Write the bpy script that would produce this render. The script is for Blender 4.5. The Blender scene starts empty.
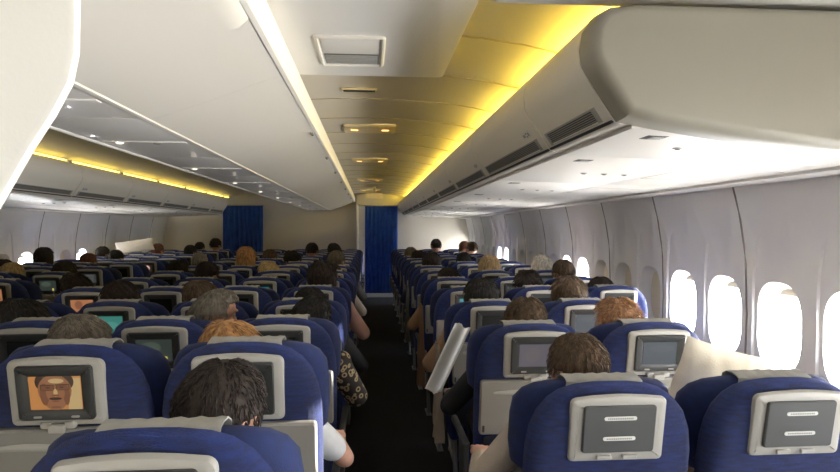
import bpy, bmesh, math, random
from mathutils import Vector, Matrix, noise
random.seed(7)
C = bpy.context.scene.collection
PI = math.pi
CAM_Z = 1.5
CX = -1.11            # centre line of the cabin
Y_FRONT, Y_BACK = 13.4, -3.0

# ------------------------------------------------------------------ materials
MATS = {}
def mat(name, col, rough=.6, metal=0, bump=0, bscale=200, var=0, vscale=8, stretch=(1,1,1), emit=None, estr=0, wave=0, wscale=120, sheen=0, coat=0):
    if name in MATS: return MATS[name]
    m = bpy.data.materials.new(name); m.use_nodes = True
    nt = m.node_tree; N = nt.nodes; L = nt.links
    b = N['Principled BSDF']
    b.inputs['Base Color'].default_value = (*col, 1); b.inputs['Roughness'].default_value = rough
    b.inputs['Metallic'].default_value = metal
    if sheen: b.inputs['Sheen Weight'].default_value = sheen
    if coat: b.inputs['Coat Weight'].default_value = coat
    if emit: b.inputs['Emission Color'].default_value = (*emit, 1); b.inputs['Emission Strength'].default_value = estr
    if bump or var or wave:
        tc = N.new('ShaderNodeTexCoord'); mp = N.new('ShaderNodeMapping'); mp.inputs['Scale'].default_value = stretch
        L.new(tc.outputs['Object'], mp.inputs['Vector'])
    if var:
        n = N.new('ShaderNodeTexNoise'); n.inputs['Scale'].default_value = vscale; n.inputs['Detail'].default_value = 5
        L.new(mp.outputs[0], n.inputs['Vector'])
        r = N.new('ShaderNodeMapRange'); r.inputs['From Min'].default_value = .3; r.inputs['From Max'].default_value = .7
        r.inputs['To Min'].default_value = 1-var; r.inputs['To Max'].default_value = 1+var
        L.new(n.outputs['Fac'], r.inputs['Value'])
        mx = N.new('ShaderNodeVectorMath'); mx.operation = 'SCALE'; mx.inputs[0].default_value = col
        L.new(r.outputs[0], mx.inputs['Scale']); L.new(mx.outputs[0], b.inputs['Base Color'])
    if bump or wave:
        bp = N.new('ShaderNodeBump'); bp.inputs['Distance'].default_value = .002
        if wave:
            w = N.new('ShaderNodeTexWave'); w.bands_direction = 'Z'; w.inputs['Scale'].default_value = wscale
            w.inputs['Distortion'].default_value = 4; w.inputs['Detail'].default_value = 2; w.inputs['Detail Scale'].default_value = 3
            L.new(mp.outputs[0], w.inputs['Vector']); L.new(w.outputs['Fac'], bp.inputs['Height']); bp.inputs['Strength'].default_value = wave
        else:
            n2 = N.new('ShaderNodeTexNoise'); n2.inputs['Scale'].default_value = bscale; n2.inputs['Detail'].default_value = 3
            L.new(mp.outputs[0], n2.inputs['Vector']); L.new(n2.outputs['Fac'], bp.inputs['Height']); bp.inputs['Strength'].default_value = bump
        L.new(bp.outputs['Normal'], b.inputs['Normal'])
    MATS[name] = m; return m
def emis(name, col, s):
    return mat(name, (.02,.02,.02), .3, emit=col, estr=s)
M_wall = mat('sidewall_plastic', (.88,.875,.87), .55, bump=.15, bscale=300)
M_bulk = mat('bulkhead_laminate', (.66,.62,.54), .6, bump=.1, bscale=300)
M_ceil = mat('ceiling_plastic', (.60,.56,.48), .5, bump=.1, bscale=200)
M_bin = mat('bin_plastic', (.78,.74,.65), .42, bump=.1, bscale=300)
M_binw = mat('bin_white_plastic', (.76,.73,.67), .38, bump=.08, bscale=300)
M_psu = mat('service_panel_plastic', (.80,.77,.71), .38, bump=.05, bscale=300)
M_psug = mat('glossy_grey_panel', (.82,.80,.77), .38, coat=.2)
M_seam = mat('seam_rubber', (.12,.11,.10), .8)
M_wseam = mat('sidewall_seam', (.30,.28,.26), .8)
M_dark = mat('dark_plastic', (.03,.03,.032), .5)
M_grille = mat('grille_grey', (.30,.29,.26), .5)
M_carpet = mat('carpet_navy', (.008,.008,.012), .95, bump=.6, bscale=400, var=.3, vscale=60)
M_fab = mat('blue_seat_fabric', (.007,.026,.165), .9, var=.38, vscale=22, stretch=(1,1,6), wave=1.0, wscale=60, sheen=.04)
M_fab2 = mat('navy_headrest_fabric', (.005,.015,.080), .85, var=.25, vscale=30, bump=.5, bscale=350, sheen=.04)
M_cush = mat('seat_cushion_fabric', (.016,.035,.15), .9, bump=.4, bscale=300)
M_silver = mat('silver_grey_plastic', (.38,.37,.34), .42, bump=.08, bscale=400)
M_tray = mat('tray_grey_plastic', (.25,.24,.22), .45, bump=.1, bscale=350)
M_bezel = mat('screen_bezel_plastic', (.035,.037,.037), .35)
M_stow = mat('stowed_panel_plastic', (.075,.078,.078), .5, bump=.1, bscale=400)
M_cover = mat('antimacassar_cloth', (.36,.355,.33), .9, var=.12, vscale=25, bump=.5, bscale=260)
M_label = mat('white_label', (.7,.7,.68), .6)
M_metal = mat('seat_leg_metal', (.25,.25,.26), .35, metal=.8)
M_curt = mat('blue_curtain_cloth', (.05,.15,.52), .9, var=.15, vscale=6, bump=.3, bscale=300)
M_pil = mat('cream_pillow_cloth', (.72,.66,.54), .9, bump=.4, bscale=150, var=.06, vscale=14)
M_paper = mat('white_paper', (.82,.82,.80), .8)
M_shade = mat('window_shade_plastic', (.76,.70,.56), .6)
M_skin = mat('skin', (.55,.30,.21), .5, var=.1, vscale=20)
M_eye = mat('eye_white', (.7,.68,.65), .3)
M_lamp_y = emis('yellow_cove_tube', (1,.74,.10), 28)
M_lamp_y2 = emis('yellow_cove_tube_dim', (1,.75,.12), 4)
M_warm = emis('warm_bulb', (1,.5,.16), 2.2)
M_rlamp = emis('reading_lamp_glass', (1,.88,.7), 1.2)
M_clight = emis('white_ceiling_tube', (1,.94,.84), 3.5)
M_fixt = mat('fixture_cream', (.80,.68,.42), .5)

def glass_mat():
    m = bpy.data.materials.new('window_glass'); m.use_nodes = True
    N = m.node_tree.nodes; L = m.node_tree.links; N.clear()
    o = N.new('ShaderNodeOutputMaterial'); t = N.new('ShaderNodeBsdfTransparent'); g = N.new('ShaderNodeBsdfGlossy')
    t.inputs['Color'].default_value = (.97,.97,.97,1); g.inputs['Roughness'].default_value = .05
    x = N.new('ShaderNodeMixShader'); x.inputs[0].default_value = .06
    L.new(t.outputs[0], x.inputs[1]); L.new(g.outputs[0], x.inputs[2]); L.new(x.outputs[0], o.inputs['Surface'])
    return m
M_glass = glass_mat()

# ------------------------------------------------------------------ helpers
def link(name, me, m, parent=None, smooth=35):
    if not isinstance(m, (list, tuple)): m = [m]
    for x in m: me.materials.append(x)
    if smooth:
        me.polygons.foreach_set('use_smooth', [True]*len(me.polygons))
        try: me.set_sharp_from_angle(angle=math.radians(smooth))
        except Exception: pass
    o = bpy.data.objects.new(name, me); C.objects.link(o)
    if parent: o.parent = parent
    return o
def obj(name, bm, m, parent=None, smooth=35, recalc=True):
    if recalc: bmesh.ops.recalc_face_normals(bm, faces=bm.faces)
    me = bpy.data.meshes.new(name); bm.to_mesh(me); bm.free()
    return link(name, me, m, parent, smooth)
def tag(o, label, cat, group=None, kind=None):
    if label: o['label'] = label
    if cat: o['category'] = cat
    if group: o['group'] = group
    if kind: o['kind'] = kind
    return o
def empty(name, loc=(0,0,0), rz=0):
    o = bpy.data.objects.new(name, None); C.objects.link(o); o.location = loc; o.rotation_euler = (0,0,rz); o.empty_display_size = .1
    return o
def struct(o): o['kind'] = 'structure'; return o
def copy_tree(o, parent=None):
    c = o.copy(); C.objects.link(c)
    if parent: c.parent = parent
    for ch in list(o.children): copy_tree(ch, c)
    return c
def children_named(o, n):
    return [c for c in o.children_recursive if c.name.split('.')[0] == n]

def add_box(bm, lo, hi, bev=0, seg=2, fn=None, mi=0):
    r = bmesh.ops.create_cube(bm, size=1); vs = r['verts']
    for v in vs:
        v.co = Vector([lo[i] + (v.co[i]+.5)*(hi[i]-lo[i]) for i in range(3)])
    fs = set(f for v in vs for f in v.link_faces)
    for f in fs: f.material_index = mi
    if bev:
        es = set(e for v in vs for e in v.link_edges)
        g = bmesh.ops.bevel(bm, geom=list(es), offset=bev, segments=seg, profile=.6, affect='EDGES')
        vs = set(v for f in g['faces'] for v in f.verts) | set(v for v in vs if v.is_valid)
        for f in g['faces']: f.material_index = mi
    if fn:
        for v in vs: v.co = fn(v.co)
    return vs
def box(name, lo, hi, m, parent=None, bev=.003, fn=None):
    bm = bmesh.new(); add_box(bm, lo, hi, bev, fn=fn); return obj(name, bm, m, parent)
def offset_poly(pts, d):
    n = len(pts); out = []
    for i in range(n):
        a = Vector(pts[i-1]); b = Vector(pts[i]); c = Vector(pts[(i+1)%n])
        e1 = (b-a); e2 = (c-b)
        if e1.length < 1e-6: e1 = e2
        if e2.length < 1e-6: e2 = e1
        n1 = Vector((e1.y,-e1.x)).normalized(); n2 = Vector((e2.y,-e2.x)).normalized()
        nn = (n1+n2); nn = nn.normalized() if nn.length > 1e-6 else n1
        k = 1/max(.5, nn.dot(n1))
        out.append((b.x + nn.x*d*k, b.y + nn.y*d*k))
    return out
def area(p): return .5*sum(p[i-1][0]*p[i][1]-p[i][0]*p[i-1][1] for i in range(len(p)))
def loft_slab(bm, outline, prof, fn, mi=0, hole=None):
    """outline CCW in (u,v); prof = [(outward offset, w)...]; fn maps (u,v,w) to 3D"""
    if area(outline) < 0: outline = outline[::-1]
    rings = []
    for d, w in prof:
        rings.append([bm.verts.new(fn(u, v, w)) for u, v in offset_poly(outline, d)])
    n = len(outline); fs = []
    for a, b in zip(rings, rings[1:]):
        for i in range(n):
            fs.append(bm.faces.new((a[i-1], a[i], b[i], b[i-1])))
    if not hole:
        fs.append(bm.faces.new(rings[0][::-1])); fs.append(bm.faces.new(rings[-1]))
    else:
        for i in range(n): fs.append(bm.faces.new((rings[-1][i-1], rings[-1][i], rings[0][i], rings[0][i-1])))
    for f in fs: f.material_index = mi
def rrect(cx, cy, w, h, r, n=5, arch=0):
    pts = []
    for k, (sx, sy) in enumerate(((1,1),(-1,1),(-1,-1),(1,-1))):
        for i in range(n+1):
            a = PI/2*(k + i/n)
            pts.append((cx+sx*(w/2-r)+r*math.cos(a), cy+sy*(h/2-r)+r*math.sin(a)))
    if arch:
        out = []
        for i, p in enumerate(pts):
            out.append(p); q = pts[(i+1)%len(pts)]
            if abs(p[1]-(cy+h/2)) < 1e-5 and abs(q[1]-p[1]) < 1e-5 and abs(p[0]-q[0]) > .02:
                for t in (.2,.4,.5,.6,.8): out.append((p[0]+(q[0]-p[0])*t, p[1]))
        pts = [(x, y + (arch*(1-((x-cx)/(w/2))**2) if y > cy else 0)) for x, y in out]
    return pts
def tube(bm, pts, rad, seg=8, mi=0, closed_ends=True):
    pts = [Vector(p) for p in pts]; rings = []
    if not isinstance(rad, (list, tuple)): rad = [rad]*len(pts)
    for i, p in enumerate(pts):
        t = (pts[min(i+1, len(pts)-1)] - pts[max(i-1, 0)]).normalized()
        up = Vector((0,0,1)) if abs(t.z) < .9 else Vector((1,0,0))
        a = t.cross(up).normalized(); b = t.cross(a)
        rings.append([bm.verts.new(p + (a*math.cos(2*PI*k/seg) + b*math.sin(2*PI*k/seg))*rad[i]) for k in range(seg)])
    fs = []
    for r0, r1 in zip(rings, rings[1:]):
        for k in range(seg): fs.append(bm.faces.new((r0[k-1], r0[k], r1[k], r1[k-1])))
    if closed_ends: fs.append(bm.faces.new(rings[0][::-1])); fs.append(bm.faces.new(rings[-1]))
    for f in fs: f.material_index = mi
def extrude_y(bm, prof, y0, y1, mi=0, bev=0):
    """closed polygon (x,z) extruded along y; with small chamfer at both ends"""
    if area(prof) < 0: prof = prof[::-1]
    fn = lambda u, v, w: Vector((u, w, v))
    if bev: pr = [(-bev, y0), (-bev*.3, y0+bev*.3), (0, y0+bev), (0, y1-bev), (-bev*.3, y1-bev*.3), (-bev, y1)]
    else: pr = [(0, y0), (0, y1)]
    loft_slab(bm, prof, pr, fn, mi)

# ------------------------------------------------------------------ the shell of the cabin
def wall_off(z):     # how far the side wall stands from its nominal line
    pts = [(0,-.12),(.3,-.07),(.7,-.01),(1.0,0),(1.35,-.01),(1.6,-.05),(1.79,-.10)]
    for (a, p), (b, q) in zip(pts, pts[1:]):
        if z <= b: return p + (q-p)*(z-a)/(b-a)
    return pts[-1][1]
P = .508
def make_wall(name, xw, sgn, y0):
    """sheet of sidewall with a window opening every P metres; sgn = +1 when the outside is at +x"""
    bm = bmesh.new()
    zc, hw = .965, P/2
    z_lo, z_hi = .45, 1.70
    ang = sorted(set([round(a,6) for a in [2*PI*k/48 for k in range(48)]] +
                     [round(math.atan2(s*(z_hi-zc), c*hw) % (2*PI), 6) for s in (1,) for c in (1,-1)] +
                     [round(math.atan2((z_lo-zc), c*hw) % (2*PI), 6) for c in (1,-1)]))
    def rect(a):
        c, s = math.cos(a), math.sin(a); t = 1e9
        if abs(c) > 1e-9: t = min(t, hw/abs(c))
        if s > 1e-9: t = min(t, (z_hi-zc)/s)
        if s < -1e-9: t = min(t, (zc-z_lo)/-s)
        return t*c, t*s
    def sup(a, w, h, n, dz=0):
        c, s = math.cos(a), math.sin(a)
        r = (abs(c/w)**n + abs(s/h)**n)**(-1/n)
        return r*c, r*s
    def arch(a):
        c, s = math.cos(a), math.sin(a)
        h = .57 if s > 0 else .42
        return sup(a, .205, h, 2.6 if s > 0 else 4)
    n_c = int((Y_FRONT - y0)/P)+1
    ys = []
    k = 0
    while y0 + k*P - hw < Y_FRONT: ys.append(y0+k*P); k += 1
    for yc in ys:
        rings = []
        for kind in range(7):
            ring = []
            for a in ang:
                if kind == 0: (u, v), d = rect(a), 0
                elif kind == 1: (u, v), d = arch(a), 0
                elif kind == 2:
                    (u, v), d = arch(a), .012; u *= .96; v *= .975
                elif kind == 3: (u, v), d = sup(a, .180, .245, 2.8), .016
                elif kind == 4: (u, v), d = sup(a, .170, .234, 2.8), .040
                elif kind == 5: (u, v), d = sup(a, .152, .212, 2.8), .080
                else: (u, v), d = sup(a, .144, .202, 2.8), .12
                z = zc+v
                ring.append(bm.verts.new((xw + sgn*(wall_off(z)+d), min(yc+u, Y_FRONT+.0) if kind == 0 else yc+u, z)))
            rings.append(ring)
        n = len(ang)
        for a, b in zip(rings, rings[1:]):
            for i in range(n): bm.faces.new((a[i-1], a[i], b[i], b[i-1]))
    ya, yb = ys[0]-hw, ys[-1]+hw
    for zs in ([0,.1,.2,.3,.45], [1.70,1.75,1.79]):
        for za, zb in zip(zs, zs[1:]):
            bm.faces.new([bm.verts.new((xw+sgn*wall_off(z), y, z)) for y, z in ((ya,za),(yb,za),(yb,zb),(ya,zb))])
    # solid outer skin so no light leaks round the lining
    bmesh.ops.remove_doubles(bm, verts=bm.verts, dist=1e-5)
    o = struct(obj(name, bm, M_wall, smooth=40))
    return ys
XR = 2.23; XL = 2*CX - XR
y0 = 3.13 - 12*P
ys = make_wall('wall_right', XR, 1, y0)
make_wall('wall_left', XL, -1, y0)
ya = ys[0]-P/2
def yi(y): return min(range(len(ys)), key=lambda i: abs(ys[i]-y))
closedR = {yi(v) for v in (4.65,5.16,5.67)} | set(range(yi(6.68)+1, yi(9.73))) | set(range(yi(10.24)+1, yi(12.7))) 
openL = {yi(v) for v in (8.2,8.7,9.7,-2.5)}
wn = 0
portals = []
def window(xw, sgn, yc, closed):
    global wn
    wn += 1
    root = struct(empty('window_%d' % wn, (xw, yc, .965)))
    bm = bmesh.new()
    pts = []
    for k in range(32):
        a = 2*PI*k/32; c, s = math.cos(a), math.sin(a)
        r = (abs(c/.147)**2.8 + abs(s/.205)**2.8)**(-1/2.8); pts.append((r*c, r*s))
    loft_slab(bm, pts, [(0,.112),(0,.116)], lambda u, v, w: Vector((sgn*w, u, v)))
    g = obj('window_pane', bm, M_glass, root)
    bm = bmesh.new()      # frame lip
    loft_slab(bm, rrect(0,0,.372,.502,.13,6), [(0,.018),(-.003,.014),(-.008,.014),(-.010,.020),(-.010,.03),(0,.03)], lambda u, v, w: Vector((sgn*w, u, v)), hole=True)
    obj('window_frame', bm, M_wall, root)
    bm = bmesh.new()
    zb = -.204 if closed else .165
    n = 12; vs = []
    prof = []
    for k in range(33):
        a = 2*PI*k/32; c, s = math.cos(a), math.sin(a)
        r = (abs(c/.149)**2.8 + abs(s/.207)**2.8)**(-1/2.8)
        prof.append((r*c, max(r*s, zb)))
    prof = prof[:-1]
    clean = []
    for p in prof:
        if not clean or (abs(p[0]-clean[-1][0])+abs(p[1]-clean[-1][1])) > 1e-4: clean.append(p)
    loft_slab(bm, clean, [(0,.096),(0,.099)], lambda u, v, w: Vector((sgn*w, u, v)))
    sh = obj('window_shade', bm, M_shade, root)
    bm = bmesh.new(); add_box(bm, (min(sgn*.086,sgn*.096), -.04, zb+.006), (max(sgn*.086,sgn*.096), .04, zb+.016), .002)
    obj('shade_grip', bm, M_shade, sh)
    if not closed:
        L = bpy.data.lights.new('daylight_portal', 'AREA'); L.shape = 'RECTANGLE'; L.size = .31; L.size_y = .42
        L.cycles.is_portal = True
        lo = bpy.data.objects.new('daylight_portal', L); C.objects.link(lo)
        lo.location = (xw+sgn*.13, yc, .965)
        lo.rotation_euler = Vector((-sgn,0,0)).to_track_quat('-Z','Y').to_euler()
        lo['kind'] = 'helper'
for i, y in enumerate(ys): window(XR, 1, y, i in closedR)
for i, y in enumerate(ys): window(XL, -1, y, i not in openL)
# seams between sidewall panels
tn = 0
for xw, sgn in ((XR,1),(XL,-1)):
    y = 3.13 + P/2 - 6*2*P
    while y < Y_FRONT-.05:
        bm = bmesh.new(); prev = None
        zs = [0,.15,.3,.5,.7,.85,1.0,1.2,1.35,1.5,1.6,1.7,1.79]
        for z in zs:
            x = xw + sgn*wall_off(z)
            q = [bm.verts.new((x+dx, y+dy, z)) for dx, dy in ((sgn*.004,-.009),(-sgn*.004,-.006),(-sgn*.004,.006),(sgn*.004,.009))]
            if prev:
                for k in range(4): bm.faces.new((prev[k-1], prev[k], q[k], q[k-1]))
            prev = q
        tn += 1
        struct(obj('trim_%d' % tn, bm, M_wseam))
        y += 2*P
def quad_sheet(name, pts_xz, ya, yb, m, smooth=40):
    bm = bmesh.new(); prev = None
    for x, z in pts_xz:
        q = (bm.verts.new((x, ya, z)), bm.verts.new((x, yb, z)))
        if prev: bm.faces.new((prev[0], q[0], q[1], prev[1]))
        prev = q
    return struct(obj(name, bm, m, smooth=smooth))
Y_E = 1.78            # where the bins begin
right = [(XR-.03,1.70),(XR+.12,1.72),(XR+.12,2.2),(1.05,2.2),(.90,2.205),(.78,2.235),(.64,2.265),(.45,2.29),(.2,2.305),(0,2.31),(-.25,2.305),(-.5,2.29),(-.8,2.27)]
leftp = [(2*CX-x, z) for x, z in right][::-1]
quad_sheet('ceiling', right + [(CX,2.27)] + leftp, ya, Y_FRONT, M_ceil)
# ribs (joints) of the ceiling lining
y = 2.44
while y < Y_FRONT:
    bm = bmesh.new()
    pts = [(x, y, z-.002) for x, z in right[4:]]
    prev = None
    for x, yy, z in pts:
        q = [bm.verts.new((x, yy-.005, z+.004)), bm.verts.new((x, yy-.004, z-.003)), bm.verts.new((x, yy+.004, z-.003)), bm.verts.new((x, yy+.005, z+.004))]
        if prev:
            for k in range(4): bm.faces.new((prev[k-1], prev[k], q[k], q[k-1]))
        prev = q
    tn += 1; struct(obj('trim_%d' % tn, bm, mat('ceiling_joint', (.46,.40,.27), .7)))
    y += .635
box_floor = box('floor', (XL-.05, ya, -.05), (XR+.05, Y_FRONT, 0), M_carpet, bev=0); struct(box_floor)
struct(box('wall_back', (XL-.3, ya-.05, 0), (XR+.3, ya, 2.4), M_bulk, bev=0))
struct(box('wall_front', (XL-.3, Y_FRONT, 0), (XR+.3, Y_FRONT+.05, 2.4), M_bulk, bev=0))
struct(box('baseboard_right', (XR-.14, ya, .0), (XR-.115, Y_FRONT, .16), M_grille, bev=.004))
struct(box('baseboard_left', (XL+.115, ya, .0), (XL+.14, Y_FRONT, .16), M_grille, bev=.004))
# lowered aisle ceiling near the camera and the flat ceiling over the door zone on the right
bm = bmesh.new()
loft_slab(bm, rrect(0, (2.84+ya)/2, .69, 2.84-ya-.01, .03, 4), [(-.012,2.22),(-.003,2.223),(0,2.232),(0,2.285)], lambda u, v, w: Vector((u, v, w)))
struct(obj('ceiling_lowered_panel', bm, mat('lowered_ceiling_plastic', (.86,.84,.79), .45, bump=.1)))
bm = bmesh.new()
loft_slab(bm, rrect((.36+XR)/2, (Y_E+ya)/2, XR-.36, Y_E-ya-.01, .012, 2), [(-.012,2.175),(0,2.187),(0,2.198)], lambda u, v, w: Vector((u, v, w)))
struct(obj('ceiling_door_zone', bm, mat('door_zone_ceiling', (.66,.64,.60), .5)))
# header over the curtains
struct(box('trim_curtain_header', (-.28, Y_FRONT-.16, 2.05), (.62, Y_FRONT-.001, 2.285), M_bulk, bev=.004))
struct(box('trim_bulkhead_edge', (-.30, Y_FRONT-.3, .0), (-.26, Y_FRONT-.001, 2.05), M_binw, bev=.004))

# ------------------------------------------------------------------ overhead bins
H = CAM_Z
lip = [(.765,1.825),(.735,1.845),(.70,1.90),(.665,1.95),(.638,2.00),(.632,2.05),(.643,2.10),(.668,2.135),(.70,2.155),(.80,2.17),(1.60,2.175),(1.60,1.86),(.80,1.822)]
ends = [Y_E, 2.44, 3.71, 4.98, 6.25, 7.52, 8.79, 10.06, 11.33, 12.60, 13.38]
ordn = ['first','second','third','fourth','fifth','sixth','seventh','eighth','ninth','tenth','eleventh','twelfth','thirteenth','fourteenth','fifteenth','sixteenth','seventeenth','eighteenth']
def mirror_obj(o, sgn):
    if sgn < 0:
        for v in o.data.vertices: v.co.x = 2*CX - v.co.x
        o.data.flip_normals()
def side_bin(k, y0, y1, sgn):
    side = 'right' if sgn > 0 else 'left'
    root = empty('overhead_bin', (1.1 if sgn > 0 else 2*CX-1.1, (y0+y1)/2, 1.83))
    tag(root, ('beige overhead bin above the %s window seats, %s from the camera' % (side, ordn[k])), 'overhead bin', 'overhead bins above the %s window seats' % side)
    inv = Matrix.Translation(-root.location)
    def fin(o): mirror_obj(o, sgn); o.data.transform(inv); o.parent = root; return o
    bm = bmesh.new(); extrude_y(bm, lip, y0+.005, y1-.005)
    fin(obj('bin_body', bm, M_bin))
    # recessed air grille just above the lip, facing the aisle
    def fn(y, t, w):
        a, b = Vector((.745,1.838)), Vector((.700,1.900)); d = (b-a).normalized(); n = Vector((-d.y, d.x))
        if n.x > 0: n = -n
        p = a + d*t*.075 + n*w
        return Vector((p.x, y, p.y))
    bm = bmesh.new()
    ya_, yb_ = y0+.07, y1-.05
    loft_slab(bm, [(ya_,.12),(yb_,.12),(yb_,.86),(ya_,.86)], [(0,-.004),(0,.004),(-.03,.006),(-.03,.003)], lambda u, v, w: fn(u, v, w))
    g = fin(obj('grille_frame', bm, M_silver))
    bm = bmesh.new()
    loft_slab(bm, [(ya_+.02,.22),(yb_-.02,.22),(yb_-.02,.76),(ya_+.02,.76)], [(0,-.004),(0,.0045)], lambda u, v, w: fn(u, v, w))
    for i in range(5):
        t = .26+.1*i
        loft_slab(bm, [(ya_+.02,t),(yb_-.02,t),(yb_-.02,t+.04),(ya_+.02,t+.04)], [(0,.003),(0,.0062)], lambda u, v, w: fn(u, v, w), mi=1)
    fin(obj('air_grille', bm, [M_dark, M_grille]))
    bm = bmesh.new()
    loft_slab(bm, [(y0+.02,-.10),(y1-.004,-.10),(y1-.004,.04),(y0+.02,.04)], [(0,-.004),(0,.003)], lambda u, v, w: fn(u, v, w))
    fin(obj('lip_gasket', bm, M_dark))
    # door joint bead at the near edge of the module
    if k == 0 and sgn > 0: return root
    # row placard
    bm = bmesh.new()
    def fp(y, t, w):
        a, b = Vector((.700,1.900)), Vector((.665,1.95)); d = (b-a).normalized(); n = Vector((-d.y, d.x))
        if n.x > 0: n = -n
        p = a + d*t + n*w; return Vector((p.x, y, p.y))
    loft_slab(bm, [(y0+.10,.004),(y0+.22,.004),(y0+.22,.04),(y0+.10,.04)], [(0,-.001),(0,.002)], lambda u, v, w: fp(u, v, w))
    for (a0, a1, b0, b1) in ((.115,.135,.012,.03),(.145,.165,.010,.018),(.145,.165,.024,.032),(.175,.205,.014,.028)):
        loft_slab(bm, [(y0+a0,b0),(y0+a1,b0),(y0+a1,b1),(y0+a0,b1)], [(0,.001),(0,.0026)], lambda u, v, w: fp(u, v, w), mi=1)
    fin(obj('row_placard', bm, [M_label, M_grille]))
    return root
def cap_outline():
    return [(.748,1.829),(.715,1.875),(.672,1.94),(.640,1.99),(.632,2.04),(.640,2.095),(.665,2.135),(.70,2.155),(.78,2.166),(2.08,2.168),(2.08,1.70),(1.9,1.70),(1.4,1.735),(1.1,1.772),(.85,1.81)]
def end_cap(sgn):
    bm = bmesh.new()
    o_ = cap_outline()[::-1]
    loft_slab(bm, o_, [(-.036,Y_E-.10),(-.026,Y_E-.098),(-.012,Y_E-.088),(-.004,Y_E-.068),(-.001,Y_E-.04),(0,Y_E-.002)], lambda u, v, w: Vector((u, w, v)))
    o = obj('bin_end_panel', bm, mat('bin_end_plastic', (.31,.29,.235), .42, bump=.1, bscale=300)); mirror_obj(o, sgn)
    return o
for k in range(10): side_bin(k, ends[k], ends[k+1], 1)
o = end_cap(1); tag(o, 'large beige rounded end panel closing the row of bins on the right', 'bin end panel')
for k in range(2, 9): side_bin(k-2, ends[k], ends[k+1]-(.25 if k == 8 else 0), -1)

# service panels under the side bins
def service(k, y0, y1, sgn):
    side = 'right' if sgn > 0 else 'left'
    root = empty('service_panel', (1.1 if sgn > 0 else 2*CX-1.1, (y0+y1)/2, 1.8))
    tag(root, 'white passenger service panel with lamps under the %s bins, %s from the camera' % (side, ordn[k]), 'service panel', 'service panels under the %s bins' % side)
    inv = Matrix.Translation(-root.location)
    def fin(o): mirror_obj(o, sgn); o.data.transform(inv); o.parent = root; return o
    def zz(x): return 1.822 - (x-.80)*.033
    def sl(bm, x0, x1, a, b, h0, h1, mi=0, bev=.002):
        loft_slab(bm, [(x0,a),(x1,a),(x1,b),(x0,b)], [(0,h0),(0,h1+bev*.5),(-bev,h1)], lambda u, v, w: Vector((u, v, zz(u)+w)), mi)
    bm = bmesh.new(); sl(bm, .80, 1.465, y0+.002, y1-.002, 0, -.012); fin(obj('panel', bm, M_psu))
    bm = bmesh.new(); sl(bm, 1.47, 1.99, y0+.002, y1-.002, 0, -.011)
    sl(bm, 1.995, 2.12, y0, y1, .004, -.03, bev=.012); fin(obj('side_panel', bm, M_psu))
    bm = bmesh.new()      # slot latch seen near the lip
    sl(bm, .90, .97, y0+.10, y0+.17, -.010, -.0135, 1); sl(bm, .92, .96, y0+.115, y0+.155, -.012, -.0165, 0)
    fin(obj('panel_latch', bm, [M_silver, M_dark]))
    bm = bmesh.new()
    for (x0, x1, a, b) in ((1.50,1.96,.20,.206),(1.50,1.96,.62,.626),(1.50,1.505,.20,.62),(1.955,1.96,.20,.62),(1.10,1.40,.30,.304),(1.10,1.40,.60,.604)):
        a *= (y1-y0); b = a+.005
        if x1-x0 < .01: b = .62*(y1-y0)
        sl(bm, x0, x1, y0+a, y0+b, -.010, -.0118)
    fin(obj('hatch_joint', bm, M_grille))
    for j in range(3 if y1-y0 > 1 else 1):
        xx = 1.12+.11*j
        bm = bmesh.new(); r = bmesh.ops.create_uvsphere(bm, u_segments=14, v_segments=8, radius=.018)
        for v in bm.verts: v.co = Vector((xx+v.co.x, y0+.5*(y1-y0)+v.co.y, zz(xx)-.013+v.co.z*.22))
        l = fin(obj('reading_light', bm, M_silver))
        bm = bmesh.new(); bmesh.ops.create_cone(bm, cap_ends=True, segments=14, radius1=.009, radius2=.009, depth=.004)
        for v in bm.verts: v.co = Vector((xx+v.co.x, y0+.5*(y1-y0)+v.co.y, zz(xx)-.0165+v.co.z))
        o = obj('lens', bm, M_dark); mirror_obj(o, sgn); o.data.transform(inv); o.parent = l
for k in range(10): service(k, ends[k], ends[k+1], 1)
for k in range(2, 9): service(k-2, ends[k], ends[k+1], -1)

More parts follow.
